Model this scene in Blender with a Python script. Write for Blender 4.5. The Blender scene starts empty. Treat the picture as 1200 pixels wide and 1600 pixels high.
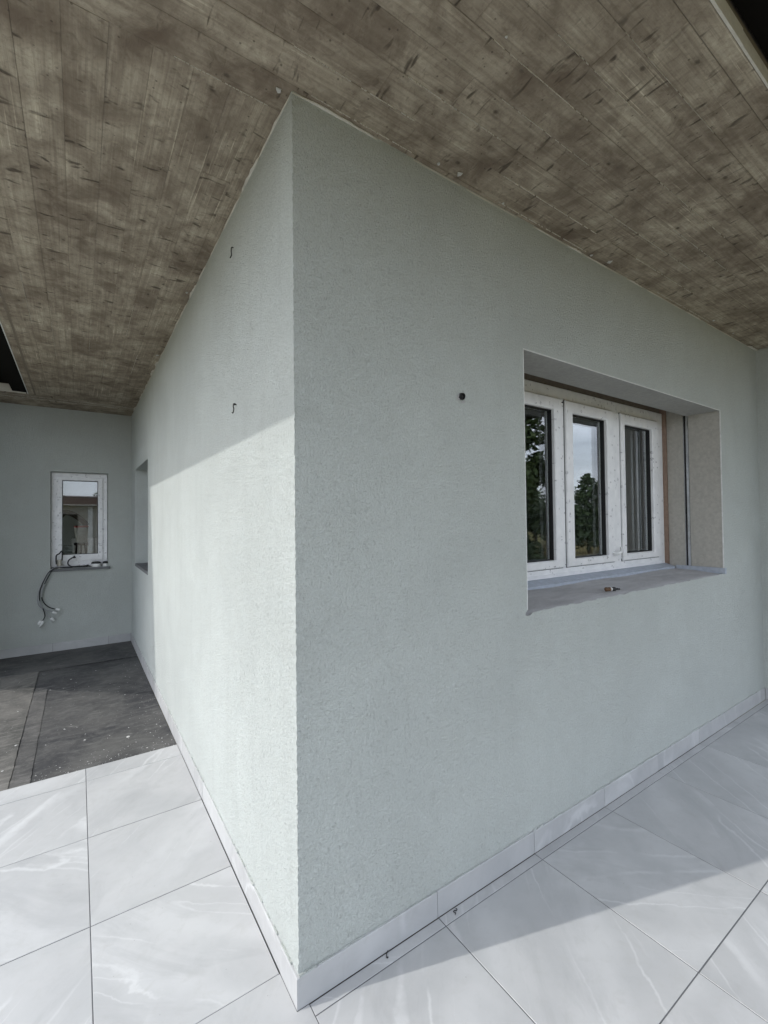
import bpy, math, random
from mathutils import Vector, Matrix
random.seed(7)
R = random.Random(11)
sc = bpy.context.scene
COL = sc.collection

# ------------------------------------------------------------------ camera
CAM = (-0.5952, -1.4021, 1.5847)
YAW, PITCH, ROLL = math.radians(34.20), math.radians(1.037), math.radians(-0.642)
cd = bpy.data.cameras.new('camera'); cam = bpy.data.objects.new('camera', cd); COL.objects.link(cam)
fw = Vector((math.sin(YAW)*math.cos(PITCH), math.cos(YAW)*math.cos(PITCH), math.sin(PITCH)))
rt0 = Vector((math.cos(YAW), -math.sin(YAW), 0)); up0 = rt0.cross(fw)
rt = rt0*math.cos(ROLL) + up0*math.sin(ROLL); up = up0*math.cos(ROLL) - rt0*math.sin(ROLL)
M = Matrix((rt, up, -fw)).transposed().to_4x4(); M.translation = CAM
cam.matrix_world = M
cd.sensor_fit = 'VERTICAL'; cd.sensor_height = 36; cd.lens = 702.4/1600*36
cd.clip_start = 0.02; cd.clip_end = 2000
sc.camera = cam
sc.render.resolution_x = 768; sc.render.resolution_y = 1024

# ------------------------------------------------------------------ light
PHI = math.radians(17.6)           # sun swung from -X towards +Y
ELEV = math.radians(41.5)
sun_vec = Vector((-math.cos(PHI)*math.cos(ELEV), math.sin(PHI)*math.cos(ELEV), math.sin(ELEV)))
w = bpy.data.worlds.new('World'); sc.world = w; w.use_nodes = True
nt = w.node_tree; nt.nodes.clear()
sky = nt.nodes.new('ShaderNodeTexSky'); sky.sky_type = 'NISHITA'; sky.sun_disc = False
sky.sun_elevation = ELEV; sky.sun_rotation = math.atan2(sun_vec.x, sun_vec.y)
sky.air_density = 1.0; sky.dust_density = 3.0; sky.ozone_density = 1.0
bg = nt.nodes.new('ShaderNodeBackground'); bg.inputs[1].default_value = 0.15
wo = nt.nodes.new('ShaderNodeOutputWorld')
tcw = nt.nodes.new('ShaderNodeTexCoord'); mpw = nt.nodes.new('ShaderNodeMapping'); mpw.inputs['Scale'].default_value = (1, 1, 3.2)
nw = nt.nodes.new('ShaderNodeTexNoise'); nw.inputs['Scale'].default_value = 2.2; nw.inputs['Detail'].default_value = 7; nw.inputs['Roughness'].default_value = .58; nw.inputs['Distortion'].default_value = .4
mrw = nt.nodes.new('ShaderNodeMapRange'); mrw.inputs[1].default_value = .40; mrw.inputs[2].default_value = .72; mrw.inputs[3].default_value = .30; mrw.inputs[4].default_value = .92
mxw = nt.nodes.new('ShaderNodeMix'); mxw.data_type = 'RGBA'; mxw.inputs[7].default_value = (19.0, 20.2, 22.4, 1)      # thin cloud veil
nt.links.new(tcw.outputs['Generated'], mpw.inputs[0]); nt.links.new(mpw.outputs[0], nw.inputs['Vector']); nt.links.new(nw.outputs[0], mrw.inputs[0])
nt.links.new(mrw.outputs[0], mxw.inputs[0]); nt.links.new(sky.outputs[0], mxw.inputs[6])
nt.links.new(mxw.outputs[2], bg.inputs[0]); nt.links.new(bg.outputs[0], wo.inputs[0])
sl = bpy.data.lights.new('sun', 'SUN'); sl.energy = 2.0; sl.angle = math.radians(0.5); sl.color = (1.0, 0.975, 0.935)
so = bpy.data.objects.new('sun', sl); COL.objects.link(so)
so.rotation_euler = sun_vec.to_track_quat('Z', 'Y').to_euler(); so.location = (-6, 3, 8)
vs = sc.view_settings; vs.view_transform = 'Standard'; vs.look = 'None'; vs.gamma = 1; vs.exposure = 0.13; vs.use_curve_mapping = False

# ------------------------------------------------------------------ materials
class NT:
    def __init__(s, name):
        s.m = bpy.data.materials.new(name); s.m.use_nodes = True
        s.t = s.m.node_tree; s.t.nodes.clear()
        s.out = s.n('ShaderNodeOutputMaterial')
    def n(s, typ, **kw):
        o = s.t.nodes.new(typ)
        for k, v in kw.items():
            if k.startswith('i_'):
                key = k[2:]
                o.inputs[int(key) if key.isdigit() else key.replace('_', ' ')].default_value = v
            else: setattr(o, k, v)
        return o
    def l(s, a, b): s.t.links.new(a, b)
    def math(s, op, a, b=None, clamp=False):
        o = s.n('ShaderNodeMath', operation=op, use_clamp=clamp)
        for i, v in enumerate((a, b)):
            if v is None: continue
            if isinstance(v, (int, float)): o.inputs[i].default_value = v
            else: s.l(v, o.inputs[i])
        return o.outputs[0]
    def mix(s, f, a, b, blend='MIX'):
        o = s.n('ShaderNodeMix', data_type='RGBA', blend_type=blend)
        for i, v in ((0, f), (6, a), (7, b)):
            if isinstance(v, (int, float)): o.inputs[i].default_value = v
            elif isinstance(v, tuple): o.inputs[i].default_value = (*v, 1) if len(v) == 3 else v
            else: s.l(v, o.inputs[i])
        return o.outputs[2]
    def ramp(s, f, stops):
        o = s.n('ShaderNodeMapRange', clamp=True)
        o.inputs[1].default_value, o.inputs[2].default_value = stops[0], stops[1]
        o.inputs[3].default_value, o.inputs[4].default_value = (stops[2], stops[3]) if len(stops) > 2 else (0, 1)
        s.l(f, o.inputs[0]); return o.outputs[0]
    def coord(s, scale=(1, 1, 1), rot=(0, 0, 0), rand=False, out='Object'):
        tc = s.n('ShaderNodeTexCoord'); v = tc.outputs[out]
        if rand:
            oi = s.n('ShaderNodeObjectInfo'); mu = s.math('MULTIPLY', oi.outputs['Random'], 37.0)
            ad = s.n('ShaderNodeVectorMath', operation='ADD'); s.l(v, ad.inputs[0]); s.l(mu, ad.inputs[1]); v = ad.outputs[0]
        if rot != (0, 0, 0):                     # turn first, then stretch
            m0 = s.n('ShaderNodeMapping'); m0.inputs['Rotation'].default_value = rot; s.l(v, m0.inputs[0]); v = m0.outputs[0]
        mp = s.n('ShaderNodeMapping'); mp.inputs['Scale'].default_value = scale
        s.l(v, mp.inputs[0]); return mp.outputs[0]
    def noise(s, vec, scale, detail=4, rough=.55, dist=0):
        o = s.n('ShaderNodeTexNoise'); o.inputs['Scale'].default_value = scale; o.inputs['Detail'].default_value = detail
        o.inputs['Roughness'].default_value = rough; o.inputs['Distortion'].default_value = dist
        s.l(vec, o.inputs['Vector']); return o.outputs[0]
    def vor(s, vec, scale, feat='F1', rnd=1):
        o = s.n('ShaderNodeTexVoronoi', feature=feat); o.inputs['Scale'].default_value = scale
        o.inputs['Randomness'].default_value = rnd; s.l(vec, o.inputs['Vector']); return o
    def bsdf(s, col, rough=.6, bump=None, bstr=.3, bdist=.002, spec=.5, metal=0):
        b = s.n('ShaderNodeBsdfPrincipled')
        for key, v in (('Base Color', col), ('Roughness', rough)):
            if isinstance(v, tuple): b.inputs[key].default_value = (*v, 1)
            elif isinstance(v, (int, float)): b.inputs[key].default_value = v
            else: s.l(v, b.inputs[key])
        b.inputs['Specular IOR Level'].default_value = spec; b.inputs['Metallic'].default_value = metal
        if bump is not None:
            bp = s.n('ShaderNodeBump'); bp.inputs['Strength'].default_value = bstr; bp.inputs['Distance'].default_value = bdist
            s.l(bump, bp.inputs['Height']); s.l(bp.outputs[0], b.inputs['Normal'])
        s.l(b.outputs[0], s.out.inputs[0]); return s.m

def plain(name, col, rough=.5, metal=0, spec=.5, var=.12, sc_=30):
    t = NT(name); v = t.coord(); n = t.noise(v, sc_, 3)
    f = t.ramp(n, (.3, .7, 1-var, 1+var))
    hs = t.n('ShaderNodeHueSaturation'); hs.inputs['Color'].default_value = (*col, 1); t.l(f, hs.inputs['Value'])
    return t.bsdf(hs.outputs[0], rough, n, .1, .001, spec, metal)

def m_plaster(name, col, streak=0.0):
    t = NT(name); v = t.coord()
    big = t.noise(v, 1.3, 5, .6, .5); mid = t.noise(v, 8, 5, .6, .6)
    c = t.mix(t.ramp(big, (.36, .64)), tuple(x*.92 for x in col), tuple(x*1.06 for x in col))
    c = t.mix(t.ramp(mid, (.4, .7, 0, .35)), c, tuple(x*.92 for x in (col[0]*1.02, col[1], col[2]*.98)))
    vs_ = t.coord(scale=(14, 14, 1.1)); st = t.noise(vs_, 1.0, 5, .6)
    c = t.mix(t.ramp(st, (.52, .75, 0, streak)), c, tuple(x*.8 for x in col))
    # worm-like float scratches of the scraped render
    vw = t.coord(scale=(1, 1, .8))
    w1 = t.noise(vw, 125, 4, .70, .45); w2 = t.vor(v, 260).outputs[0]
    scr = t.noise(t.coord(scale=(1, 1, .6)), 120, 2, .5, 1.4)
    g = t.math('ADD', t.ramp(w1, (.35, .65)), t.math('MULTIPLY', w2, .5))
    pit = t.ramp(scr, (.60, .72, 0, 1))
    g = t.math('SUBTRACT', g, t.math('MULTIPLY', pit, .8))
    c = t.mix(t.ramp(w1, (.34, .66, .0, .55)), c, tuple(x*.76 for x in col))
    c = t.mix(t.math('MULTIPLY', pit, .25), c, tuple(x*.6 for x in col))
    # rare grey specks
    sp = t.vor(v, 9); spk = t.ramp(sp.outputs[0], (.022, .035, 1, 0))
    c = t.mix(t.math('MULTIPLY', spk, .35), c, (.16, .17, .17))
    return t.bsdf(c, .92, g, 1.0, .0032, .2)

def m_board(name):
    t = NT(name)
    oi = t.n('ShaderNodeObjectInfo'); geo = t.n('ShaderNodeNewGeometry')
    def wco(sc_):
        mp = t.n('ShaderNodeMapping'); mp.inputs['Scale'].default_value = sc_; t.l(geo.outputs['Position'], mp.inputs[0]); return mp.outputs[0]
    grain = t.noise(t.coord(scale=(1.6, 48, 20), rand=True), 1.0, 6, .65, .9)
    grain2 = t.noise(t.coord(scale=(2.2, 130, 20), rand=True), 1.0, 3, .6, .5)
    big = t.noise(wco((2.1, 2.1, 1)), 1.0, 5, .6, .5)
    mid = t.noise(wco((6.5, 6.5, 1)), 1.0, 5, .62, .9)
    pat = t.noise(t.coord(scale=(4.5, 2.2, 1), rand=True), 1.0, 3, .5, .2)
    f = t.math('ADD', t.math('MULTIPLY', t.ramp(big, (.36, .64)), .30), t.math('MULTIPLY', t.ramp(mid, (.38, .64)), .40))
    f = t.math('ADD', f, t.math('MULTIPLY', t.ramp(pat, (.40, .62)), .24))
    f = t.math('ADD', f, t.math('MULTIPLY', t.math('SUBTRACT', oi.outputs['Random'], .5), .07), clamp=True)
    c = t.mix(f, DARKB, LIGHTB)
    c = t.mix(t.ramp(grain, (.38, .64, .0, .48)), c, tuple(x*1.05 for x in DARKB))
    c = t.mix(t.math('MULTIPLY', t.ramp(grain2, (.58, .70)), t.ramp(big, (.50, .62, 0, .70))), c, tuple(x*1.25 for x in LIGHTB))
    fine = t.noise(wco((60, 60, 1)), 1.0, 4, .65, .5); c = t.mix(t.ramp(fine, (.50, .70, 0, .40)), c, DARKB)
    sm = t.noise(wco((16, 16, 1)), 1.0, 4, .6, 1.2)
    c = t.mix(t.ramp(sm, (.58, .74, 0, .45)), c, tuple(x*.7 for x in DARKB))
    dash = t.noise(t.coord(scale=(30, 8, 7), rand=True), 1.0, 2, .5, .6)
    c = t.mix(t.ramp(dash, (.645, .72, 0, .75)), c, tuple(x*.38 for x in DARKB))
    kn = t.vor(t.coord(scale=(6.0, 9, 1), rand=True), 1.0); k1 = t.ramp(kn.outputs[0], (.03, .085, 1, 0))
    c = t.mix(t.math('MULTIPLY', k1, .75), c, tuple(x*.36 for x in DARKB))
    ring = t.ramp(kn.outputs[0], (.12, .26, 1, 0)); c = t.mix(t.math('MULTIPLY', ring, .30), c, tuple(x*.8 for x in DARKB))
    pin = t.vor(wco((23, 23, 1)), 1.0); p1 = t.ramp(pin.outputs[0], (.06, .10, 1, 0))
    c = t.mix(t.math('MULTIPLY', p1, .6), c, tuple(x*.35 for x in DARKB))
    h = t.math('ADD', t.math('MULTIPLY', grain, .7), t.math('MULTIPLY', mid, 1.3))
    h = t.math('ADD', h, t.math('MULTIPLY', sm, .8))
    h = t.math('SUBTRACT', h, t.math('MULTIPLY', t.ramp(dash, (.62, .75)), .9))
    h = t.math('SUBTRACT', h, t.math('MULTIPLY', k1, .7))
    return t.bsdf(c, .85, h, .9, .006, .25)

def m_tile(name, rot=35, tone=1.0):
    t = NT(name); oi = t.n('ShaderNodeObjectInfo')
    v = t.coord(rand=True)
    cloud = t.noise(v, 3.2, 6, .6, .4)
    c = t.mix(t.ramp(cloud, (.3, .7)), (.372*tone, .380*tone, .384*tone), (.442*tone, .448*tone, .448*tone))
    # stone veins: warped thin bands running diagonally
    msk = t.noise(v, 2.2, 3)
    wrp = t.n('ShaderNodeTexNoise'); wrp.inputs['Scale'].default_value = 5.5; wrp.inputs['Detail'].default_value = 5; wrp.inputs['Roughness'].default_value = .6; t.l(v, wrp.inputs['Vector'])
    for k_, (sc_, wd_, amt, m0, wa_) in enumerate((((3.6, .30, 1), .013, .62, .42, .22), ((6.0, .45, 1), .011, .40, .48, .26), ((2.2, .22, 1), .07, .34, .38, .32))):
        vr = t.coord(rot=(0, 0, math.radians(rot+5*k_)), scale=sc_, rand=True)
        ws = t.n('ShaderNodeVectorMath', operation='MULTIPLY_ADD'); t.l(wrp.outputs['Color'], ws.inputs[0]); ws.inputs[1].default_value = (wa_, wa_, 0); t.l(vr, ws.inputs[2])
        nz = t.noise(ws.outputs[0], 1.0, 1.5, .45, 0)
        rd = t.math('ABSOLUTE', t.math('SUBTRACT', nz, .5))
        vein = t.math('MULTIPLY', t.ramp(rd, (wd_*.2, wd_, 1, 0)), t.ramp(msk, (m0, m0+.12)))
        c = t.mix(t.math('MULTIPLY', vein, amt), c, (.55*tone, .56*tone, .562*tone))
    v2 = t.coord(rot=(0, 0, math.radians(rot+8)), scale=(4.5, 1.5, 1), rand=True)
    gs = t.noise(v2, 1.4, 6, .66, .8)
    c = t.mix(t.ramp(gs, (.52, .72, 0, .45)), c, (.295*tone, .30*tone, .305*tone))
    dirt = t.noise(v, 22, 6, .7, .6); c = t.mix(t.ramp(dirt, (.52, .78, 0, .35)), c, (.35, .345, .33))
    spk = t.vor(v, 17); c = t.mix(t.ramp(spk.outputs[0], (.028, .04, .5, 0)), c, (.2, .19, .18))
    rg = t.ramp(t.noise(v, 11, 4), (.3, .7, .38, .56))
    return t.bsdf(c, rg, cloud, .06, .002, .45)

def m_membrane(name, a, b):
    t = NT(name); v = t.coord()
    n1 = t.noise(v, 1.7, 6, .62, .5); n2 = t.noise(t.coord(scale=(1, 5, 1)), 5, 5, .65, .4); n3 = t.noise(v, 55, 4, .6)
    n4 = t.noise(v, 6, 6, .7, 1.5)
    c = t.mix(t.ramp(n1, (.38, .62)), tuple(x*.8 for x in a), tuple(x*1.1 for x in b))
    c = t.mix(t.ramp(n4, (.48, .70, 0, .6)), c, tuple(x*1.6 for x in b))
    c = t.mix(t.ramp(n2, (.52, .72, 0, .55)), c, tuple(x*1.9 for x in b))
    c = t.mix(t.ramp(n3, (.55, .8, 0, .6)), c, tuple(x*2.0 for x in b))
    sp = t.vor(v, 24); f = t.math('MULTIPLY', t.ramp(sp.outputs[0], (.03, .055, 1, 0)), t.ramp(n1, (.4, .6)))
    c = t.mix(f, c, (.5, .5, .49))
    scw = t.noise(t.coord(scale=(9, 30, 1), rot=(0, 0, .5)), 1.0, 3, .5, 1.0); c = t.mix(t.math('MULTIPLY', t.ramp(scw, (.66, .72)), t.ramp(n4, (.45, .65, 0, .5))), c, (.38, .38, .36))
    return t.bsdf(c, .62, t.math('ADD', n2, t.math('MULTIPLY', n3, .4)), .35, .005, .4)

def m_pvc(name):
    t = NT(name); v = t.coord()
    c = t.mix(t.ramp(t.noise(v, 14, 4), (.35, .7)), (.76, .77, .78), (.86, .865, .87))
    # printed dashes of the protective film
    for sc3, th in (((17, 1, 13), .13), ((11, 1, 22), .12), ((30, 1, 9), .09)):
        vv = t.n('ShaderNodeTexCoord'); mp = t.n('ShaderNodeMapping'); mp.inputs['Scale'].default_value = sc3
        t.l(vv.outputs['Object'], mp.inputs[0])
        vo = t.vor(mp.outputs[0], 1.0); ns = t.noise(v, 160, 2)
        f = t.math('MULTIPLY', t.ramp(vo.outputs[0], (th, th*1.4, 1, 0)), t.ramp(ns, (.47, .56)))
        c = t.mix(t.math('MULTIPLY', f, .85), c, (.27, .27, .29))
    return t.bsdf(c, .33, t.noise(v, 25, 3), .12, .002, .5)

def m_glass(name, tint=(.90, .93, .92)):
    t = NT(name)
    lw = t.n('ShaderNodeLayerWeight'); lw.inputs[0].default_value = .5
    p = t.math('POWER', lw.outputs['Facing'], 4.0)
    f = t.math('ADD', t.math('MULTIPLY', p, .72), .115, clamp=True)
    tr = t.n('ShaderNodeBsdfTransparent'); tr.inputs[0].default_value = (*tint, 1)
    gl = t.n('ShaderNodeBsdfGlossy'); gl.inputs['Roughness'].default_value = 0.0; gl.inputs[0].default_value = (.95, .97, 1, 1)
    nz = t.noise(t.coord(), 2.2, 2); bp = t.n('ShaderNodeBump'); bp.inputs['Strength'].default_value = .02; bp.inputs['Distance'].default_value = .01
    t.l(nz, bp.inputs['Height']); t.l(bp.outputs[0], gl.inputs['Normal'])
    mx = t.n('ShaderNodeMixShader'); t.l(f, mx.inputs[0]); t.l(tr.outputs[0], mx.inputs[1]); t.l(gl.outputs[0], mx.inputs[2])
    t.l(mx.outputs[0], t.out.inputs[0]); return t.m

def m_leaf(name, a, b):
    t = NT(name); g = t.n('ShaderNodeNewGeometry'); v = t.coord()
    c = t.mix(g.outputs['Random Per Island'], a, b)
    c = t.mix(t.ramp(t.noise(v, .9, 3), (.35, .7, 0, .6)), c, tuple(x*.55 for x in a))
    return t.bsdf(c, .6, None, spec=.3)

def m_fibre(name, col):
    t = NT(name); v = t.coord(); n = t.noise(v, 45, 5, .65); n2 = t.noise(v, 5, 4); n3 = t.noise(t.coord(scale=(1, 1, .5)), 130, 3, .6, 1)
    c = t.mix(t.ramp(n, (.35, .7)), tuple(x*.88 for x in col), tuple(x*1.10 for x in col))
    c = t.mix(t.ramp(n2, (.5, .75, 0, .3)), c, tuple(x*.8 for x in col))
    return t.bsdf(c, .9, t.math('ADD', n, n3), .4, .002, .2)

def m_cement(name, col):
    t = NT(name); v = t.coord(); n = t.noise(v, 60, 5, .65); n2 = t.noise(t.coord(scale=(3, 9, 3)), 1.2, 5, .6, .8)
    c = t.mix(t.ramp(n2, (.35, .68)), tuple(x*.84 for x in col), tuple(x*1.10 for x in col))
    c = t.mix(t.ramp(n, (.5, .8, 0, .4)), c, tuple(x*1.3 for x in col))
    return t.bsdf(c, .9, t.math('ADD', t.math('MULTIPLY', n2, 1.2), n), .5, .003, .2)

DARKB, LIGHTB = (.140, .108, .080), (.56, .505, .395)
MAT = dict(
    wall=m_plaster('sage_render_shaded', (.540, .574, .547), .16),  # shade of front and rear walls put into this darker copy
    wall_side=m_plaster('sage_render_lit_streaked', (.575, .615, .593), .36),  # same render left lighter for the sunlit wall, with stronger streaks
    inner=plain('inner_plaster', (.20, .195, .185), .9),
    board=m_board('board_marked_concrete'),
    slab=plain('slab_concrete', (.17, .142, .108), .9),
    slab_edge=m_cement('slab_edge_concrete', (.55, .53, .47)),
    tile=m_tile('stone_tile', 35), tile2=m_tile('stone_tile_turned', -55), skirt=m_tile('stone_skirting', 62, .98),
    grout=plain('grey_grout', (.10, .103, .108), .9),
    membrane=m_membrane('bitumen_membrane', (.044, .045, .048), (.078, .077, .074)),
    membrane2=m_membrane('dusty_bitumen_membrane', (.075, .075, .07), (.125, .12, .11)),
    membrane3=m_membrane('seam_membrane', (.062, .062, .062), (.10, .097, .092)),
    pvc=m_pvc('white_pvc_film'), glass=m_glass('window_glass'),
    black=plain('black_rubber', (.012, .012, .013), .55),
    dark=plain('dark_eave_timber', (.005, .0045, .004), .9, spec=.1),
    fibre=m_fibre('reveal_fibre_board', (.44, .425, .385)),
    lintel=m_fibre('reveal_head_board', (.37, .37, .35)),
    foam=plain('brown_foam', (.27, .19, .145), .9),
    alu=plain('aluminium', (.62, .64, .66), .35, 1.0),
    cement=m_cement('raw_cement', (.48, .475, .475)),
    flash=plain('blue_grey_flashing', (.40, .44, .50), .5),
    bead=plain('white_corner_bead', (.70, .71, .69), .6),
    mortar=m_cement('pale_mortar', (.62, .60, .54)),
    sill=m_cement('dark_stone_sill', (.16, .165, .17)),
    white=plain('white_plastic', (.78, .79, .78), .35),
    wire=plain('grey_sheath', (.34, .35, .36), .4),
    wood=plain('brown_wood', (.13, .07, .035), .6),
    steel=plain('zinc_steel', (.5, .48, .42), .4, .8),
    red=plain('red_plastic', (.45, .03, .03), .45),
    roofred=plain('red_brown_metal', (.075, .03, .026), .45),
    outwall=plain('outbuilding_render', (.30, .28, .25), .9),
    bark=plain('bark', (.09, .07, .05), .9),
    leaf=m_leaf('broad_leaf', (.030, .055, .016), (.065, .10, .03)),
    needle=m_leaf('pine_needle', (.030, .058, .022), (.075, .115, .045)),
    seal_shadow_gap=plain('grey_seal_shadow_gap', (.10, .105, .11), .7),
    pale=plain('pale_steel_grey', (.55, .56, .56), .5),
    chip=plain('plaster_chip', (.48, .48, .46), .9),
)
def m_ground():
    t = NT('dry_meadow'); v = t.coord(); n1 = t.noise(v, .25, 5, .6); n2 = t.noise(v, 6, 5, .65)
    c = t.mix(t.ramp(n1, (.35, .65)), (.16, .125, .05), (.12, .12, .04))
    c = t.mix(t.ramp(n2, (.45, .75, 0, .6)), c, (.24, .19, .09))
    return t.bsdf(c, .95, n2, .6, .05, .1)
MAT['ground'] = m_ground()
MAT['grass'] = m_leaf('dry_grass_blade', (.20, .16, .07), (.30, .24, .11))

# ------------------------------------------------------------------ mesh helpers
class MB:
    def __init__(s): s.v = []; s.f = []
    def poly(s, pts):
        i = len(s.v); s.v += [tuple(q) for q in pts]; s.f.append(tuple(range(i, i+len(pts)))); return s
    def box(s, x0, x1, y0, y1, z0, z1):
        if x0 > x1: x0, x1 = x1, x0
        if y0 > y1: y0, y1 = y1, y0
        if z0 > z1: z0, z1 = z1, z0
        i = len(s.v)
        s.v += [(x0,y0,z0),(x1,y0,z0),(x1,y1,z0),(x0,y1,z0),(x0,y0,z1),(x1,y0,z1),(x1,y1,z1),(x0,y1,z1)]
        for q in ((0,3,2,1),(4,5,6,7),(0,1,5,4),(1,2,6,5),(2,3,7,6),(3,0,4,7)): s.f.append(tuple(i+k for k in q))
        return s
    def cbox(s, x0, x1, y0, y1, z0, z1, c=.0015):
        # box with the four top edges chamfered
        if x0 > x1: x0, x1 = x1, x0
        if y0 > y1: y0, y1 = y1, y0
        i = len(s.v)
        s.v += [(x0,y0,z0),(x1,y0,z0),(x1,y1,z0),(x0,y1,z0),(x0,y0,z1-c),(x1,y0,z1-c),(x1,y1,z1-c),(x0,y1,z1-c),
                (x0+c,y0+c,z1),(x1-c,y0+c,z1),(x1-c,y1-c,z1),(x0+c,y1-c,z1)]
        for a, b in ((0,1),(1,2),(2,3),(3,0)):
            s.f.append((i+a,i+b,i+4+b,i+4+a)); s.f.append((i+4+a,i+4+b,i+8+b,i+8+a))
        s.f.append((i+8,i+9,i+10,i+11)); s.f.append((i+3,i+2,i+1,i)); return s
    def ring(s, axis, x0, x1, z0, z1, bw, y0, y1, c=.004):
        # rectangular frame in the x-z plane (axis 'y') : bw = (left,right,bottom,top); chamfered front inner and outer edges
        l, r, b, t = bw
        prof = lambda o, y: ((x0+o*0, z0), )
        outer = [(x0,z0),(x1,z0),(x1,z1),(x0,z1)]; inner = [(x0+l,z0+b),(x1-r,z0+b),(x1-r,z1-t),(x0+l,z1-t)]
        sg = ((1,1),(-1,1),(-1,-1),(1,-1))
        o2 = [(p[0]+c*q[0], p[1]+c*q[1]) for p, q in zip(outer, sg)]
        i2 = [(p[0]-c*q[0], p[1]-c*q[1]) for p, q in zip(inner, sg)]
        loops = [[(a, y1, bq) for a, bq in outer], [(a, y0+c, bq) for a, bq in outer], [(a, y0, bq) for a, bq in o2],
                 [(a, y0, bq) for a, bq in i2], [(a, y0+c, bq) for a, bq in inner], [(a, y1, bq) for a, bq in inner]]
        i = len(s.v)
        for lp in loops: s.v += lp
        n = len(loops)
        for k in range(n):
            k2 = (k+1) % n
            for j in range(4):
                j2 = (j+1) % 4
                s.f.append((i+k*4+j, i+k*4+j2, i+k2*4+j2, i+k2*4+j))
        return s
    def tube(s, pts, r, n=8, cap=True):
        pts = [Vector(p) for p in pts]; rr = r if isinstance(r, (list, tuple)) else [r]*len(pts)
        i0 = len(s.v); prev = None
        for k, p in enumerate(pts):
            d = (pts[min(k+1, len(pts)-1)] - pts[max(k-1, 0)]).normalized()
            if prev is None:
                a = d.cross(Vector((0, 0, 1)));
                if a.length < .1: a = d.cross(Vector((1, 0, 0)))
            else: a = prev - d*prev.dot(d)
            a.normalize(); b = d.cross(a); prev = a
            for j in range(n):
                t = 2*math.pi*j/n; q = p + a*math.cos(t)*rr[k] + b*math.sin(t)*rr[k]; s.v.append(tuple(q))
        for k in range(len(pts)-1):
            for j in range(n):
                j2 = (j+1) % n
                s.f.append((i0+k*n+j, i0+k*n+j2, i0+(k+1)*n+j2, i0+(k+1)*n+j))
        if cap:
            s.f.append(tuple(i0+j for j in range(n))[::-1]); e = i0+(len(pts)-1)*n; s.f.append(tuple(e+j for j in range(n)))
        return s
    def lathe(s, c, prof, n=20, axis='z'):
        i0 = len(s.v)
        for r, h in prof:
            for j in range(n):
                t = 2*math.pi*j/n; a, b = r*math.cos(t), r*math.sin(t)
                s.v.append((c[0]+a, c[1]+b, c[2]+h) if axis == 'z' else (c[0]+a, c[1]+h, c[2]+b))
        for k in range(len(prof)-1):
            for j in range(n):
                j2 = (j+1) % n; s.f.append((i0+k*n+j, i0+k*n+j2, i0+(k+1)*n+j2, i0+(k+1)*n+j))
        return s
    def build(s, name, mat, parent=None, loc=None, rotz=0, smooth=False, kind=None, recalc=True):
        import bmesh
        me = bpy.data.meshes.new(name); me.from_pydata(s.v, [], s.f); me.update()
        if recalc:
            bm = bmesh.new(); bm.from_mesh(me); bmesh.ops.recalc_face_normals(bm, faces=bm.faces); bm.to_mesh(me); bm.free()
        if smooth:
            for p in me.polygons: p.use_smooth = True
        o = bpy.data.objects.new(name, me); COL.objects.link(o)
        me.materials.append(MAT[mat] if isinstance(mat, str) else mat)
        if loc: o.location = loc
        o.rotation_euler.z = rotz
        if parent: o.parent = parent
        if kind: o['kind'] = kind
        return o
def tag(o, label, cat, group=None):
    o['label'] = label; o['category'] = cat
    if group: o['group'] = group
    return o
def empty(name, loc=(0, 0, 0)):
    o = bpy.data.objects.new(name, None); COL.objects.link(o); o.location = loc; o.empty_display_size = .1; return o
def spline(pts, n=6):
    P = [Vector(p) for p in pts]; out = []
    for i in range(len(P)-1):
        a, b, c, d = P[max(i-1, 0)], P[i], P[i+1], P[min(i+2, len(P)-1)]
        for k in range(n):
            t = k/n
            out.append(.5*((2*b) + (c-a)*t + (2*a-5*b+4*c-d)*t*t + (3*b-a-3*c+d)*t**3))
    out.append(P[-1]); return out

# ------------------------------------------------------------------ dimensions
H, LA, LB = 3.041, 5.577, 4.326
SK, SKH = .009, .101
TH = .42                                   # wall thickness
GND = -.35
SL = H + .0028                              # slab underside above the board prints
EX = -1.06                                 # slab edge over the side terrace
EYF, EYB = -.90, 4.965                     # slab edge front, and of the rear wing

# ------------------------------------------------------------------ ground
g = MB(); N = 40; S = 900.0
def gz(x, y):
    d = math.hypot(x-2, y-2); return GND - .02*max(0, min(d, 40)-9) + .12*math.sin(x*.23+1)*math.cos(y*.19)*min(1, max(0, (d-10)/10))
xs = [-S, -300, -120, -60] + [-45+4.5*k for k in range(21)] + [60, 120, 300, S]
for a in range(len(xs)-1):
    for b in range(len(xs)-1):
        q = [(xs[a], xs[b]), (xs[a+1], xs[b]), (xs[a+1], xs[b+1]), (xs[a], xs[b+1])]
        g.poly([(x, y, gz(x, y)) for x, y in q])
import bmesh
go = g.build('ground', 'ground', kind='structure', smooth=False)
_bm = bmesh.new(); _bm.from_mesh(go.data); bmesh.ops.remove_doubles(_bm, verts=_bm.verts, dist=.001)
bmesh.ops.recalc_face_normals(_bm, faces=_bm.faces); _bm.to_mesh(go.data); _bm.free()

# ------------------------------------------------------------------ house
house = empty('house')
tag(house, 'unfinished house with sage grey render under a board-marked concrete overhang', 'house')

# jittered corner edge shared by the two walls
corner = []
nz_ = 380
for k in range(nz_+1):
    corner.append((R.gauss(0, .0010), R.gauss(0, .0010), SL*k/nz_))

def jag_line(x0, x1, z, amp, n):
    pts = []; off = 0
    for k in range(n+1):
        off = off*.6 + R.gauss(0, amp)
        pts.append((x0+(x1-x0)*k/n, z+off))
    return pts

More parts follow.
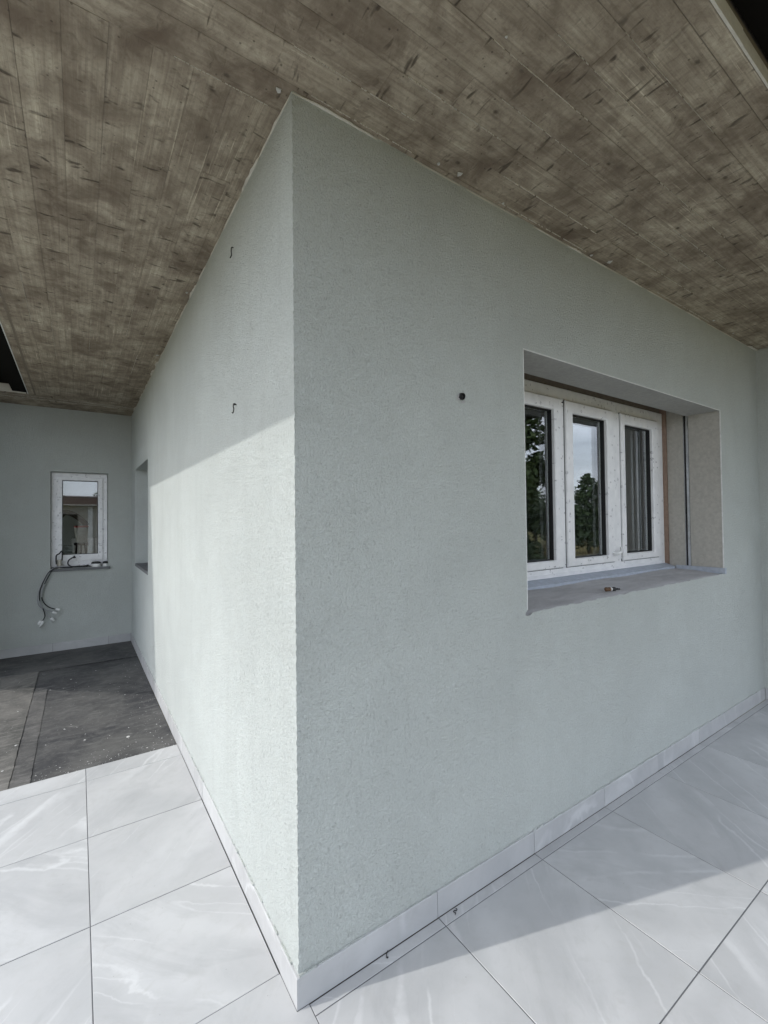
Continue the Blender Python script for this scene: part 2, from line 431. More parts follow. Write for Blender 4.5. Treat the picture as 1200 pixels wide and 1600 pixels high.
# front wall (faces -Y) with the big window opening
OX0, OX1, OZ0, OZ1 = 1.18, 3.522, 1.128, 2.408
wb = MB()
wb.poly([(c[0], c[1], c[2]) for c in corner] + [(OX0, 0, SL), (OX0, 0, 0)])
wb.poly([(OX0, 0, OZ1), (OX1, 0, OZ1), (OX1, 0, SL), (OX0, 0, SL)])
wb.poly([(OX1, 0, 0), (LB+TH, 0, 0), (LB+TH, 0, SL), (OX1, 0, SL)])
jag = jag_line(OX0, OX1-.0, OZ0+.004, .0016, 130)
jag = [(x, z + .012*(x-OX0)/(OX1-OX0)) for x, z in jag]
jag[-1] = (OX1, OZ0+.012)
notch = [(OX0, OZ0+.02), (OX0-.003, OZ0+.014), (OX0-.012, OZ0+.008), (OX0-.014, OZ0-.001), (OX0-.006, OZ0-.008), (OX0+.01, OZ0-.009), (OX0+.03, OZ0-.005)]
low = [(x, z) for x, z in jag if x > OX0+.035]
# left strip carries the notch on its right edge, so rebuild it
wb.v.clear(); wb.f.clear()
zm = .7
for k in range(nz_):
    c0, c1 = corner[k], corner[k+1]; wb.poly([c0, (.012, 0, c0[2]), (.012, 0, c1[2]), c1])
wb.poly([(.012, 0, 0), (.012, 0, SL), (OX0, 0, SL), (OX0, 0, OZ0+.02)] + [(x, 0, z) for x, z in notch[1:4]] + [(OX0-.014, 0, 0)])
wb.poly([(OX0-.014, 0, 0), (OX1, 0, 0), (OX1, 0, low[-1][1])] + [(x, 0, z) for x, z in low[-2::-1]] + [(x, 0, z) for x, z in notch[:2:-1]])
wb.poly([(OX0, 0, OZ1), (OX1, 0, OZ1), (OX1, 0, SL), (OX0, 0, SL)])
wb.poly([(OX1, 0, 0), (LB+.05, 0, 0), (LB+.05, 0, SL), (OX1, 0, SL)])
# core of the wall behind the render: four blocks round the opening
wb.box(.02, OX0-.03, .03, TH, 0, SL).box(OX1+.03, LB+.05, .03, TH, 0, SL).box(OX0-.03, OX1+.03, .03, TH, 0, OZ0-.02).box(OX0-.03, OX1+.03, .03, TH, OZ1+.30, SL)
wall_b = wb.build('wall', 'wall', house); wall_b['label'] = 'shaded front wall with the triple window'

# side wall (faces -X)
AY0, AY1, AZ0, AZ1 = 3.84, 5.078, 1.055, 2.255
wa = MB()
for k in range(nz_):
    c0, c1 = corner[k], corner[k+1]; wa.poly([c0, (0, .012, c0[2]), (0, .012, c1[2]), c1])
wa.poly([(0, .012, -.03), (0, .012, SL), (0, AY0, SL), (0, AY0, -.03)])
wa.poly([(0, AY0, AZ1), (0, AY1, AZ1), (0, AY1, SL), (0, AY0, SL)])
wa.poly([(0, AY0, -.03), (0, AY1, -.03), (0, AY1, AZ0), (0, AY0, AZ0)])
wa.poly([(0, AY1, -.03), (0, LA+.05, -.03), (0, LA+.05, SL), (0, AY1, SL)])
# reveals of the opening
for q in ([(0,AY0,AZ0),(.36,AY0,AZ0),(.36,AY0,AZ1),(0,AY0,AZ1)], [(0,AY1,AZ0),(.36,AY1,AZ0),(.36,AY1,AZ1),(0,AY1,AZ1)],
          [(0,AY0,AZ1),(.36,AY0,AZ1),(.36,AY1,AZ1),(0,AY1,AZ1)]): wa.poly(q)
wa.box(.03, TH, TH, AY0-.01, -.03, SL).box(.03, TH, AY1+.01, LA+.3, -.03, SL).box(.03, TH, AY0-.01, AY1+.01, -.03, AZ0-.01).box(.03, TH, AY0-.01, AY1+.01, AZ1+.01, SL)
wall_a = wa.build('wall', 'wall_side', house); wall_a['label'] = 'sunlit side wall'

# rear wing wall (faces -Y)
BX0, BX1, BZ0, BZ1 = -.886, -.272, 1.022, 2.244
WX = -3.0
wc = MB()
wc.poly([(WX, LA, -.03), (BX0, LA, -.03), (BX0, LA, SL), (WX, LA, SL)])
wc.poly([(BX1, LA, -.03), (.05, LA, -.03), (.05, LA, SL), (BX1, LA, SL)])
wc.poly([(BX0, LA, -.03), (BX1, LA, -.03), (BX1, LA, BZ0), (BX0, LA, BZ0)])
wc.poly([(BX0, LA, BZ1), (BX1, LA, BZ1), (BX1, LA, SL), (BX0, LA, SL)])
D2 = .17
for q in ([(BX0,LA,BZ0),(BX0,LA+D2,BZ0),(BX0,LA+D2,BZ1),(BX0,LA,BZ1)], [(BX1,LA,BZ0),(BX1,LA+D2,BZ0),(BX1,LA+D2,BZ1),(BX1,LA,BZ1)],
          [(BX0,LA,BZ1),(BX0,LA+D2,BZ1),(BX1,LA+D2,BZ1),(BX1,LA,BZ1)]): wc.poly(q)
wc.box(WX, BX0-.01, LA+.03, LA+TH, GND, SL).box(BX1+.01, .05, LA+.03, LA+TH, -.03, SL).box(BX0-.01, BX1+.01, LA+.03, LA+TH, -.03, BZ0-.04).box(BX0-.01, BX1+.01, LA+.03, LA+TH, BZ1+.01, SL)
wall_c = wc.build('wall', 'wall', house); wall_c['label'] = 'rear wall with the small window'

# projecting pier at the right end (faces -X)
wp = MB(); wp.box(-1.98, -1.70, 4.50, LA-.001, -.02, SL)  # unseen return wall, added to block side sky from the rear wall
wp.build('wall', 'wall', house)['label'] = 'unseen return wall added to shade the rear wall'
wd = MB(); wd.box(LB, LB+.5, -.50, .0, -.02, SL).box(LB+.03, LB+.5, .0, 9.6, -.02, SL)
wall_d = wd.build('wall', 'wall', house); wall_d['label'] = 'projecting wall at the right end'
we = MB()
we.box(WX, WX+.3, LA+TH, 7.0, GND, SL).box(WX, WX+.3, 8.6, 9.9, GND, SL).box(WX, WX+.3, 7.0, 8.6, 2.3, SL)
we.box(WX+.3, LB+.5, 9.6, 9.9, GND, SL)
we.build('wall', 'wall', house)['label'] = 'outer walls of the rear wing'
# inside partitions and floors
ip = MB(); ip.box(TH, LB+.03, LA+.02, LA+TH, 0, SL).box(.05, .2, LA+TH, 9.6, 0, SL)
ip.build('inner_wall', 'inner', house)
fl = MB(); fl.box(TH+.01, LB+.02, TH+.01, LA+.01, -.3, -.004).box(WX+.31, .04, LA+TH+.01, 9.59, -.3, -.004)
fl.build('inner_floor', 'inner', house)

# ------------------------------------------------------------------ roof slab, board prints, eaves
s_ = MB()
s_.box(EX, LB+.5, EYF, 9.9, SL, SL+.22)
s_.box(WX-.3, EX-.001, EYB, 9.9, SL, SL+.22)
slab = s_.build('soffit', 'slab', house)
def board(x0, x1, y0, y1, along):
    dz = R.uniform(-.0011, .0011); gap = .00015 + abs(R.gauss(0, .00055))
    lx, ly = abs(x1-x0), abs(y1-y0); cx, cy = (x0+x1)/2, (y0+y1)/2
    L, W = (lx, ly) if along == 'x' else (ly, lx)
    m = MB(); a, b = L/2-gap*.8, W/2-gap; th = .0026 + dz; c = .0009
    # underside is the chamfered face
    i = [(-a,-b,0),(a,-b,0),(a,b,0),(-a,b,0)]
    ch = [(-a,-b,-th+c),(a,-b,-th+c),(a,b,-th+c),(-a,b,-th+c)]
    tl = R.uniform(-.0004, .0004)
    bt = [(-a+c,-b+c,-th-tl),(a-c,-b+c,-th-tl),(a-c,b-c,-th+tl),(-a+c,b-c,-th+tl)]
    m.v = i + ch + bt
    for p, q in ((0,1),(1,2),(2,3),(3,0)):
        m.f.append((p, q, q+4, p+4)); m.f.append((p+4, q+4, q+8, p+8))
    m.f.append((8, 9, 10, 11)); m.f.append((3, 2, 1, 0))
    return m.build('board', 'board', slab, (cx, cy, SL+.0005), 0 if along == 'x' else math.pi/2)
def run(a0, a1, lo, hi):
    out = []; p = a0 - R.uniform(0, .8)
    while p < a1:
        q = p + R.uniform(lo, hi)
        if q > a0+.05: out.append((max(p, a0), min(q, a1)))
        p = q
    if out[-1][1]-out[-1][0] < .12 and len(out) > 1: b = out.pop(); out[-1] = (out[-1][0], b[1])
    return out
colx = [0, -.056, -.173, -.29, -.407, -.523, -.64, -.76, -.878, -.993]
for a, b in zip(colx[:-1], colx[1:]):
    for y0, y1 in run(.098, EYB, .9, 2.4): board(b, a, y0, y1, 'y')
for y0, y1 in run(.098, EYB, 1.5, 3): board(EX, -1.007, y0, y1, 'y')
rowy = [.098 - .1175*k for k in range(9)] + [EYF]
for a, b in zip(rowy[:-1], rowy[1:]):
    for x0, x1 in run(EX, LB, 1.0, 2.6): board(x0, x1, b, a, 'x')
ry = [EYB + k*(LA-EYB)/6 for k in range(7)]
for a, b in zip(ry[:-1], ry[1:]):
    for x0, x1 in run(WX-.3, 0, 1.4, 3.0): board(x0, x1, a, b, 'x')
# pale mortar fins squeezed out of some joints, broken lines
def fin(x0, y0, x1, y1, name='mortar_fin'):
    m = MB(); n = max(4, int(math.hypot(x1-x0, y1-y0)/.012)); d = Vector((x1-x0, y1-y0, 0)); nn = Vector((-d.y, d.x, 0)).normalized()
    for k in range(n):
        if R.random() < .12: continue
        p = Vector((x0, y0, 0)) + d*(k/n); q = Vector((x0, y0, 0)) + d*((k+R.uniform(.7, 1.05))/n)
        wdt = R.uniform(.0005, .0015); zz = H - R.uniform(.0012, .003)
        a, b, c, e = p-nn*wdt, q-nn*wdt, q+nn*wdt, p+nn*wdt
        i = len(m.v)
        m.v += [(a.x,a.y,H+.003),(b.x,b.y,H+.003),(c.x,c.y,H+.003),(e.x,e.y,H+.003),(p.x,p.y,zz),(q.x,q.y,zz)]
        m.f += [(i,i+1,i+5,i+4),(i+2,i+3,i+4,i+5),(i,i+4,i+3),(i+1,i+2,i+5)]
    return m.build(name, 'mortar', slab, kind='stuff')
for k, xa, xb in ((1, .05, .5), (2, -.05, .42), (2, .9, 1.6), (3, .3, .75), (4, .62, 1.2), (4, 1.9, 2.6), (3, 1.5, 2.4), (5, .45, .95), (6, .6, 1.1), (2, 2.0, 2.7), (1, 1.0, 1.7), (1, 2.5, 3.3), (7, .75, 1.4), (5, 1.5, 2.2)):
    fin(xa, rowy[k], xb, rowy[k])
for k, ya, yb in ((9, 1.0, 2.0), (8, 1.9, 2.7), (5, 2.4, 3.1), (3, 2.0, 2.6), (7, 2.6, 3.4), (4, 3.2, 4.0), (2, 3.0, 3.6)):
    fin(colx[k], ya, colx[k], yb)
fin(-.35, rowy[0], -.05, rowy[0]); fin(-1.6, ry[1], -.1, ry[1]); fin(-1.5, ry[2], -.2, ry[2])
# slab front edge, cracked pale concrete, and its side drip trim
xx = EX
while xx < LB+.5:
    ed = MB(); x2 = min(LB+.5, xx+R.uniform(.12, .5)); ed.box(xx, x2-.0015, EYF-.006-R.uniform(0, .002), EYF-.0005, H-.001, H+.05+R.uniform(-.004, .004)); xx = x2
    ed.build('edge_band', 'slab_edge', house)
er = MB(); er.box(WX-.3, EX-.02, EYB-.006, EYB-.0005, H+.0, H+.085); er.build('edge_band', 'slab_edge', house)
tr_ = MB(); tr_.box(EX-.006, EX-.0005, EYF, EYB, H-.004, H+.09); tr_.build('drip_trim', 'bead', house)
# dark gutter beside the side soffit, guessed shape sets the side wall's shadow line
gu = MB(); gu.box(-1.20, EX-.007, EYF-1.5, EYB-.01, H+.012, H+.089); gu.build('gutter', 'dark', house)
# front eave, deepened out of view to shade the upper front wall
yb_ = EYF-.007
while yb_ > EYF-1.5:
    ev = MB(); y2 = yb_-.10; ev.box(EX-.12, LB+.9, y2+.003, yb_, H+.088, H+.11); yb_ = y2
    ev.build('eave_board', 'dark', house)
# rear wing eave: unseen outline skewed and bent so its shadow edges fall in place
def ey(x): return 4.072 - (x+1.237)*.1215
e2 = MB()
X1 = -1.066
pl_ = [(X1, ey(X1)), (-3.37, ey(-3.37)), (-4.21, 5.10), (-4.4, 5.4), (-4.4, 9.9), (WX-.301, 9.9), (WX-.301, EYB-.007), (X1, EYB-.007)]
for z_ in (H+.088, H+.13): e2.poly([(x, y, z_) for x, y in pl_])
for k in range(len(pl_)): a_, b_ = pl_[k], pl_[(k+1) % len(pl_)]; e2.poly([(*a_, H+.088), (*b_, H+.088), (*b_, H+.13), (*a_, H+.13)])
e2.build('shadow_eave_boarding', 'dark', house)
rf = MB(); rf.box(EX-.09, LB+.9, EYF-1.45, 10.2, H+.235, H+.29).box(WX-.25, EX-.1, EYB+.05, 10.2, H+.235, H+.29); rf.build('roof', 'roofred', house)

# plaster smears where the walls meet the soffit
def smear(horizontal, a0, a1, rows):
    m = MB()
    p = a0
    while p < a1:
        ln = R.uniform(.05, .35); wd_ = abs(R.gauss(0, .0045))+.002
        if R.random() < .25: wd_ += R.uniform(.006, .016)
        n = 8; lo = []; hi = []
        for k in range(n+1):
            t = k/n; e = math.sin(math.pi*t)**.6
            lo.append((p+ln*t, -.001)); hi.append((p+ln*t, wd_*e*R.uniform(.6, 1.2)))
        pts = lo + hi[::-1]
        z = H - .0035
        cv = (lambda u, q, z: (u, -q, z)) if horizontal else (lambda u, q, z: (-q, u, z))
        m.poly([cv(u, q, z) for u, q in pts]); m.poly([cv(u, q, z-.004) for u, q in pts])
        m.poly([cv(hi[0][0], .0, z)] + [cv(u, q, z) for u, q in hi] + [cv(u, q, z-.004) for u, q in hi[::-1]])
        p += ln*R.uniform(.85, 1.5)
    return m.build('plaster_smear', 'mortar', house, recalc=False, kind='stuff')
smear(True, 0, LB-.05, 1); smear(False, 0.02, LA-.05, 1)
def chip(x, y, z, r, up_=(0, 0, -1), mat='chip', name='plaster_chip', parent=house):
    m = MB(); n = R.randint(4, 6); ring = [(x+math.cos(6.283*k/n+R.random()*.5)*r*R.uniform(.6, 1.2), y+math.sin(6.283*k/n+R.random()*.5)*r*R.uniform(.6, 1.2)) for k in range(n)]
    m.poly([(a, b, z) for a, b in ring]); m.poly([(x+(a-x)*.8, y+(b-y)*.8, z+.004*up_[2]) for a, b in ring])
    for k in range(n):
        a, b = ring[k], ring[(k+1) % n]; f = lambda q: (x+(q[0]-x)*.8, y+(q[1]-y)*.8, z+.004*up_[2])
        m.poly([(*a, z), (*b, z), f(b), f(a)])
    return m.build(name, mat, parent)
for x, y, r in ((-.04, .02, .014), (.73, -.045, .017), (.62, -.04, .010), (1.02, -.03, .010), (1.9, -.04, .02), (1.75, -.02, .012), (3.3, -.05, .016), (3.7, -.04, .014), (-.03, 1.62, .013), (-.03, 2.9, .02), (.47, -.52, .006)):
    chip(x, y, H-.003, r*.75)

# ------------------------------------------------------------------ skirting tiles
def skirt_run(parent, pts, axis, fixed, sgn, z0=0.0):
    for a, b in zip(pts[:-1], pts[1:]):
        lo, hi = min(a, b)+.0012, max(a, b)-.0012; c = (lo+hi)/2; L = hi-lo
        m = MB(); h = SKH + R.uniform(-.0015, .0015); t = SK + R.uniform(-.0008, .0008)
        # local: X along, -Y outwards, with top outer edge eased
        m.v = [(-L/2,0,0),(L/2,0,0),(L/2,-t,0),(-L/2,-t,0),(-L/2,0,h-z0),(L/2,0,h-z0),(L/2,-t+.002,h-z0),(-L/2,-t+.002,h-z0),(L/2,-t,h-z0-.002),(-L/2,-t,h-z0-.002)]
        m.f = [(0,3,2,1),(4,5,6,7),(3,9,8,2),(9,7,6,8),(0,1,5,4),(1,2,8,6,5),(0,4,7,9,3)]
        if axis == 'x': m.build('skirting_tile', 'skirt', parent, (c, fixed, z0))
        else: m.build('skirting_tile', 'skirt', parent, (fixed, c, z0), -math.pi/2)
xB = [-SK, .589, 1.191, 1.793, 2.395, 2.997, 3.60, 4.20, LB-SK-.001]
skirt_run(wall_b, xB, 'x', 0, -1)
yA = [-SK-.0, .141, .743, 1.345, 1.947, 2.53, 3.13, 3.73, 4.33, 4.93, LA-SK]
skirt_run(wall_a, yA[:5], 'y', 0, -1); skirt_run(wall_a, yA[4:], 'y', 0, -1, -.012)
skirt_run(wall_c, [-SK-.001, -.27, -.86, -1.46, -2.06, -2.66, -2.98], 'x', LA, -1, -.012)
skirt_run(wall_d, [-SK-.001, -.49], 'y', LB, -1)
for wal, bx_ in ((wall_b, (.0, LB-.01, -.0062, .001, .001, SKH-.002)), (wall_a, (-.0062, .001, .0, LA-.01, -.011, SKH-.002)), (wall_c, (-2.98, -.01, LA-.0062, LA+.001, -.011, SKH-.002))):
    m = MB(); m.box(*bx_); m.build('skirting_grout', 'grout', wal)
# tile glue squeezed out on top of the skirting
for wal, ax, a0, a1 in ((wall_b, 'x', 0, LB-.05), (wall_a, 'y', .05, 3.4)):
    m = MB(); p = a0
    while p < a1:
        ln = R.uniform(.02, .12); q = min(a1, p+ln); t = SK*R.uniform(.35, .9); h = SKH+R.uniform(.001, .007)
        if ax == 'x': m.box(p, q, -t, .001, SKH-.004, h)
        else: m.box(-t, .001, p, q, SKH-.004, h)
        p = q + R.uniform(0, .05)
    m.build('adhesive_bead', 'wall', wal, kind='stuff')

# ------------------------------------------------------------------ terrace
t_ = MB()
t_.box(-4.6, EX+.0-3.0, -3.2, 2.118, GND-.3, -.0045) if False else None
t_.box(-4.6, -.012, .02, 2.122, GND-.4, -.0016).box(-4.6, LB+.4, -3.2, -.010, GND-.4, -.0016).box(-4.6, -.012, -.010, .02, GND-.4, -.0016)
terrace = t_.build('terrace', 'grout', kind='structure')
G = .0017
def tile(x0, x1, y0, y1, mat='tile', pts=None):
    cx, cy = (x0+x1)/2, (y0+y1)/2
    m = MB(); dz = R.uniform(-.0006, .0006)
    if pts:
        q = [(x-cx, y-cy) for x, y in pts]
        m.poly([(x, y, 0) for x, y in q]); m.poly([(x, y, -.009) for x, y in q])
        for k in range(len(q)): a, b = q[k], q[(k+1) % len(q)]; m.poly([(*a, 0), (*b, 0), (*b, -.009), (*a, -.009)])
    else: m.cbox(x0-cx+G, x1-cx-G, y0-cy+G, y1-cy-G, -.009, 0, .0012)
    return m.build('tile', mat, terrace, (cx, cy, dz))
gxl = [-SK-.001, -.555, -1.157, -1.759, -2.361, -2.963, -3.565, -4.167, -4.59]
gyl = [.141, .743, 1.345, 1.947, 2.122]
for k in range(len(gxl)-1):
    for j in range(4): tile(gxl[k+1], gxl[k], gyl[j], gyl[j+1], 'tile' if (k*3+j) % 4 else 'tile2')
# tiles of the corner row, the first one cut round the house corner
gyf = [.141, -.461, -1.063, -1.665, -2.267, -2.869, -3.19]
for k in range(len(gxl)-1):
    for j in range(len(gyf)-1):
        if k == 0:
            if j == 0:
                a = SK+.0015
                tile(-.555, .033, -.461, .141, 'tile', [(-.555+G, -.461+G), (.033-G, -.461+G), (.033-G, -a), (-a, -a), (-a, .141-G), (-.555+G, .141-G)])
            else: tile(-.555, .033, gyf[j+1], gyf[j], 'tile')
        else: tile(gxl[k+1], gxl[k], gyf[j+1], gyf[j], 'tile' if (k+j) % 3 else 'tile2')
gxr = [.033, .592, 1.190, 1.790, 2.392, 2.994, 3.596, 4.198, LB-SK-.001]
gyr = [-SK-.001, -.054, -.690, -1.292, -1.894, -2.496, -3.098]
for k in range(len(gxr)-1):
    for j in range(len(gyr)-1): tile(gxr[k], gxr[k+1], gyr[j+1], gyr[j], 'tile' if (k*2+j) % 5 else 'tile2')
tile(LB-SK, LB+.39, -1.292, -.512); tile(LB-SK, LB+.39, -1.894, -1.292)
# strip of wider movement joint, a darker bead
mj = MB(); mj.box(.033, LB-.02, -.6925, -.6875, -.0015, -.0006); mj.build('movement_joint', 'grout', terrace)

sub = MB(); sub.box(-4.6, -.012, 2.124, LA-.012, GND-.4, -.022); subo = sub.build('subfloor', 'grout', kind='structure')
def sheet(x0, x1, y0, y1, z, mat, nx=24, ny=50, amp=.0022):
    m = MB(); P = {}
    for a in range(nx+1):
        for b in range(ny+1):
            x = x0+(x1-x0)*a/nx; y = y0+(y1-y0)*b/ny
            e = 0 if (a in (0, nx) or b in (0, ny)) else 1
            zz = z + e*amp*(math.sin(x*9+y*3)+math.sin(y*11-x*5+1)*.7+R.gauss(0, .4))*.5
            jx = R.gauss(0, .0016) if a in (0, nx) else 0
            P[a, b] = len(m.v); m.v.append((x+jx, y, zz))
    for a in range(nx):
        for b in range(ny): m.f.append((P[a,b], P[a+1,b], P[a+1,b+1], P[a,b+1]))
    base = len(m.v)
    rim = [(a, 0) for a in range(nx)] + [(nx, b) for b in range(ny)] + [(a, ny) for a in range(nx, 0, -1)] + [(0, b) for b in range(ny, 0, -1)]
    for q in rim: v = m.v[P[q]]; m.v.append((v[0], v[1], z-.006))
    for k in range(len(rim)):
        k2 = (k+1) % len(rim); m.f.append((P[rim[k]], P[rim[k2]], base+k2, base+k))
    return m.build('membrane_sheet', mat, subo, recalc=True)
sheet(-1.02, -.011, 2.126, 4.84, -.0150, 'membrane')
sheet(-1.95, -.948, 2.126, 4.80, -.0075, 'membrane2')
sheet(-.943, -.842, 2.13, 4.05, -.0105, 'membrane3', 6, 40, .0012)
sheet(-4.58, -1.93, 2.126, 4.80, -.0035, 'membrane2', 40, 40)
sheet(-4.58, -.011, 4.74, LA-.011, -.0040, 'membrane', 60, 16, .003)

# ------------------------------------------------------------------ triple window
FY = .412
def window_b():
    w = MB(); w.ring('y', 1.24, 3.50, 1.178, 2.46, (.085, .105, .095, .09), FY, FY+.075)
    wf = w.build('window', 'pvc', house); wf['label'] = 'white triple window with marked protective film'
    m = MB(); m.box(2.7065, 2.8055, FY-.004, FY+.07, 1.2725, 2.3705); m.build('mullion', 'pvc', wf)
    m = MB(); m.box(1.25, 3.47, FY-.012, FY-.001, 1.20, 1.2225); m.build('bottom_rail', 'pvc', wf)
    sashes = ((1.30, 2.066, 1.258, 2.378, 1.375, 1.984), (2.112, 2.700, 1.258, 2.378, 2.190, 2.612), (2.812, 3.385, 1.258, 2.378, 2.862, 3.292))
    for x0, x1, z0, z1, g0, g1 in sashes:
        b = 1.310-z0; t = z1-2.300
        m = MB(); m.ring('y', x0, x1, z0, z1, (g0-x0, x1-g1, b, t), FY-.020, FY+.055, .006); m.build('sash', 'pvc', wf)
        m = MB(); m.ring('y', x0-.0055, x1+.0055, z0-.0055, z1+.0055, (.012, .012, .012, .012), FY-.004, FY+.02, .001); m.build('seal_shadow_gap', 'seal_shadow_gap', wf)  # dark ring paints in the shadow gap round the sash
        m = MB(); m.ring('y', g0-.001, g1+.001, z0+b-.001, z1-t+.001, (.006, .006, .006, .006), FY+.004, FY+.034, .001); m.build('gasket', 'black', wf)
        m = MB(); m.box(g0-.002, g1+.002, FY+.022, FY+.044, z0+b-.002, z1-t+.002); m.build('pane', 'glass', wf)
        m = MB(); m.ring('y', g0-.002, g1+.002, z0+b-.002, z1-t+.002, (.010, .010, .010, .010), FY+.0465, FY+.054, .001); m.build('spacer', 'seal_shadow_gap', wf)
    # astragal between the left and the middle sash
    m = MB(); m.box(2.0735, 2.1045, FY-.002, FY+.05, 1.275, 2.36); m.build('astragal', 'pvc', wf)
    # clip on the right stile of the middle sash
    m = MB(); m.tube(spline([(2.655, FY-.02, 1.325), (2.68, FY-.045, 1.322), (2.72, FY-.05, 1.335), (2.755, FY-.03, 1.36)]), .010, 8)
    m.lathe((2.675, FY-.03, 1.318), [(.0, -.016), (.017, -.016), (.019, 0), (.017, .014), (0, .014)], 12, 'y'); m.build('latch', 'white', wf, smooth=True)
    m = MB(); m.box(2.125, 2.133, FY-.0185, FY-.0155, 1.40, 1.44); m.build('drain_slot', 'black', wf)
    for x in (1.45, 1.78, 2.1, 2.5, 2.85, 3.2):
        m = MB(); m.lathe((x, FY-.0005, 1.19), [(.005, .002), (.005, -.0012), (0, -.0012)], 10, 'y'); m.build('screw_cap', 'pale', wf)
    # reveal, right side: two boards and the shutter rail between them
    rv = MB(); rv.box(OX1+.001, OX1+.03, .003, .2245, 1.165, 2.62); rb = rv.build('reveal_board', 'fibre', house); rb['label'] = 'beige fibre board lining the right side of the big window'
    rv = MB(); rv.box(OX1+.001, OX1+.03, .2625, .386, 1.165, 2.62); rv.build('reveal_board', 'fibre', house)
    rr = MB(); rr.box(OX1+.013, OX1+.03, .226, .261, 1.165, 2.62).box(OX1-.003, OX1+.013, .226, .2425, 1.165, 2.62).box(OX1-.003, OX1+.013, .2575, .261, 1.165, 2.62)
    rail = rr.build('shutter_rail', 'alu', house)
    rr = MB(); rr.box(OX1+.002, OX1+.0128, .2428, .2572, 1.166, 2.619); rr.build('brush_strip', 'black', rail)
    fo = MB(); fo.box(3.501, OX1+.03, .388, .47, 1.165, 2.62); fo.build('foam_strip', 'foam', house)
    lf = MB(); lf.box(OX0-.03, OX0-.001, .003, .47, 1.14, 2.62); lf.build('reveal_board', 'fibre', house)
    lf2 = MB(); lf2.box(OX0, 1.239, FY+.02, FY+.07, 1.165, 2.62); lf2.build('foam_strip', 'foam', house)
    # head board and open shutter slot behind it
    hd = MB(); hd.box(OX0-.029, OX1+.029, .003, .240, OZ1+.001, OZ1+.022); hd.build('head_board', 'lintel', house)
    hb = MB(); hb.box(OX0-.029, OX1+.029, .225, .239, OZ1+.024, OZ1+.28).box(OX0-.029, OX1+.029, .03, TH, OZ1+.282, OZ1+.298)
    hb.build('shutter_box', 'slab', house)  # shade inside the slot put in as a dark colour
    ht = MB(); ht.box(1.24, 3.475, FY+.01, FY+.06, 2.4605, OZ1+.28); ht.build('frame_extension', 'slab', house)
    # thin white beads along the opening
    bd = MB(); bd.box(OX0, OX1, -.0012, .006, OZ1-.0035, OZ1); bd.build('corner_bead', 'bead', house)
    bd = MB(); bd.box(OX1-.0035, OX1, -.0012, .006, 1.15, OZ1-.0036); bd.build('corner_bead', 'bead', house)
    bd = MB(); bd.box(OX0, OX0+.003, -.0012, .006, OZ0+.02, OZ1-.0036); bd.build('corner_bead', 'bead', house)
    # rough cement bed on the sill
    sm = MB(); nx, ny = 70, 16; P = {}
    jz = {round(x, 3): z for x, z in jag}
    for a in range(nx+1):
        for b in range(ny+1):
            x = OX0-.016+(OX1+.02-OX0+.016)*a/nx; t = b/ny; y = .001+(FY+.05)*t
            zf = OZ0 - .002 + .012*(x-OX0)/(OX1-OX0); zz = zf + (1.168-zf)*t**.9
            if b == 0: zz -= .02
            elif b == 1: zz += R.gauss(0, .002)
            else: zz += .003*math.sin(x*7+y*13)+R.gauss(0, .0007)
            P[a, b] = len(sm.v); sm.v.append((x, y, zz))
    for a in range(nx):
        for b in range(ny): sm.f.append((P[a,b], P[a+1,b], P[a+1,b+1], P[a,b+1]))
    so_ = sm.build('sill_bed', 'cement', house, smooth=True); so_['label'] = 'rough raw cement sill under the big window'
    # flashing strips along frame foot and right reveal
    fs = MB(); fs.v = [(1.2, FY-.004, 1.199), (3.508, FY-.004, 1.199), (3.508, FY-.075, 1.176), (1.2, FY-.075, 1.172), (1.2, FY-.004, 1.15), (3.508, FY-.004, 1.15), (3.508, FY-.075, 1.155), (1.2, FY-.075, 1.15)]
    fs.f = [(0,1,2,3),(3,2,6,7),(4,5,1,0),(7,6,5,4),(0,3,7,4),(1,5,6,2)]; fs.build('flashing', 'flash', house)
    fs = MB(); fs.box(OX1-.012, OX1-.001, -.012, FY-.08, 1.142, 1.187).box(OX1-.001, OX1+.012, -.012, -.002, 1.142, 1.187); fs.build('flashing', 'flash', house)
window_b()

# small window in the rear wall
def window_c():
    y0 = LA+.085
    w = MB(); w.ring('y', BX0+.004, BX1-.004, BZ0+.012, BZ1-.004, (.062, .052, .075, .06), y0, y0+.07)
    wf = w.build('window', 'pvc', house); wf['label'] = 'small white window in the rear wall'
    x0, x1, z0, z1 = BX0+.062, BX1-.054, BZ0+.08, BZ1-.06
    g0, g1, h0, h1 = -.768, -.382, 1.186, 2.142
    m = MB(); m.ring('y', x0, x1, z0, z1, (g0-x0, x1-g1, h0-z0, z1-h1), y0-.014, y0+.055, .005); m.build('sash', 'pvc', wf)
    m = MB(); m.ring('y', g0-.001, g1+.001, h0-.001, h1+.001, (.007, .007, .007, .007), y0+.004, y0+.03, .001); m.build('gasket', 'black', wf)
    m = MB(); m.box(g0-.002, g1+.002, y0+.018, y0+.042, h0-.002, h1+.002); m.build('pane', 'glass', wf)
    m = MB(); m.box(BX0+.001, BX1+.022, LA-.022, LA+.10, BZ0-.036, BZ0); m.v = [(a, b, c - (.006 if (b < LA and c > BZ0-.01) else 0)) for a, b, c in m.v]; m.build('sill', 'sill', wf)
window_c()
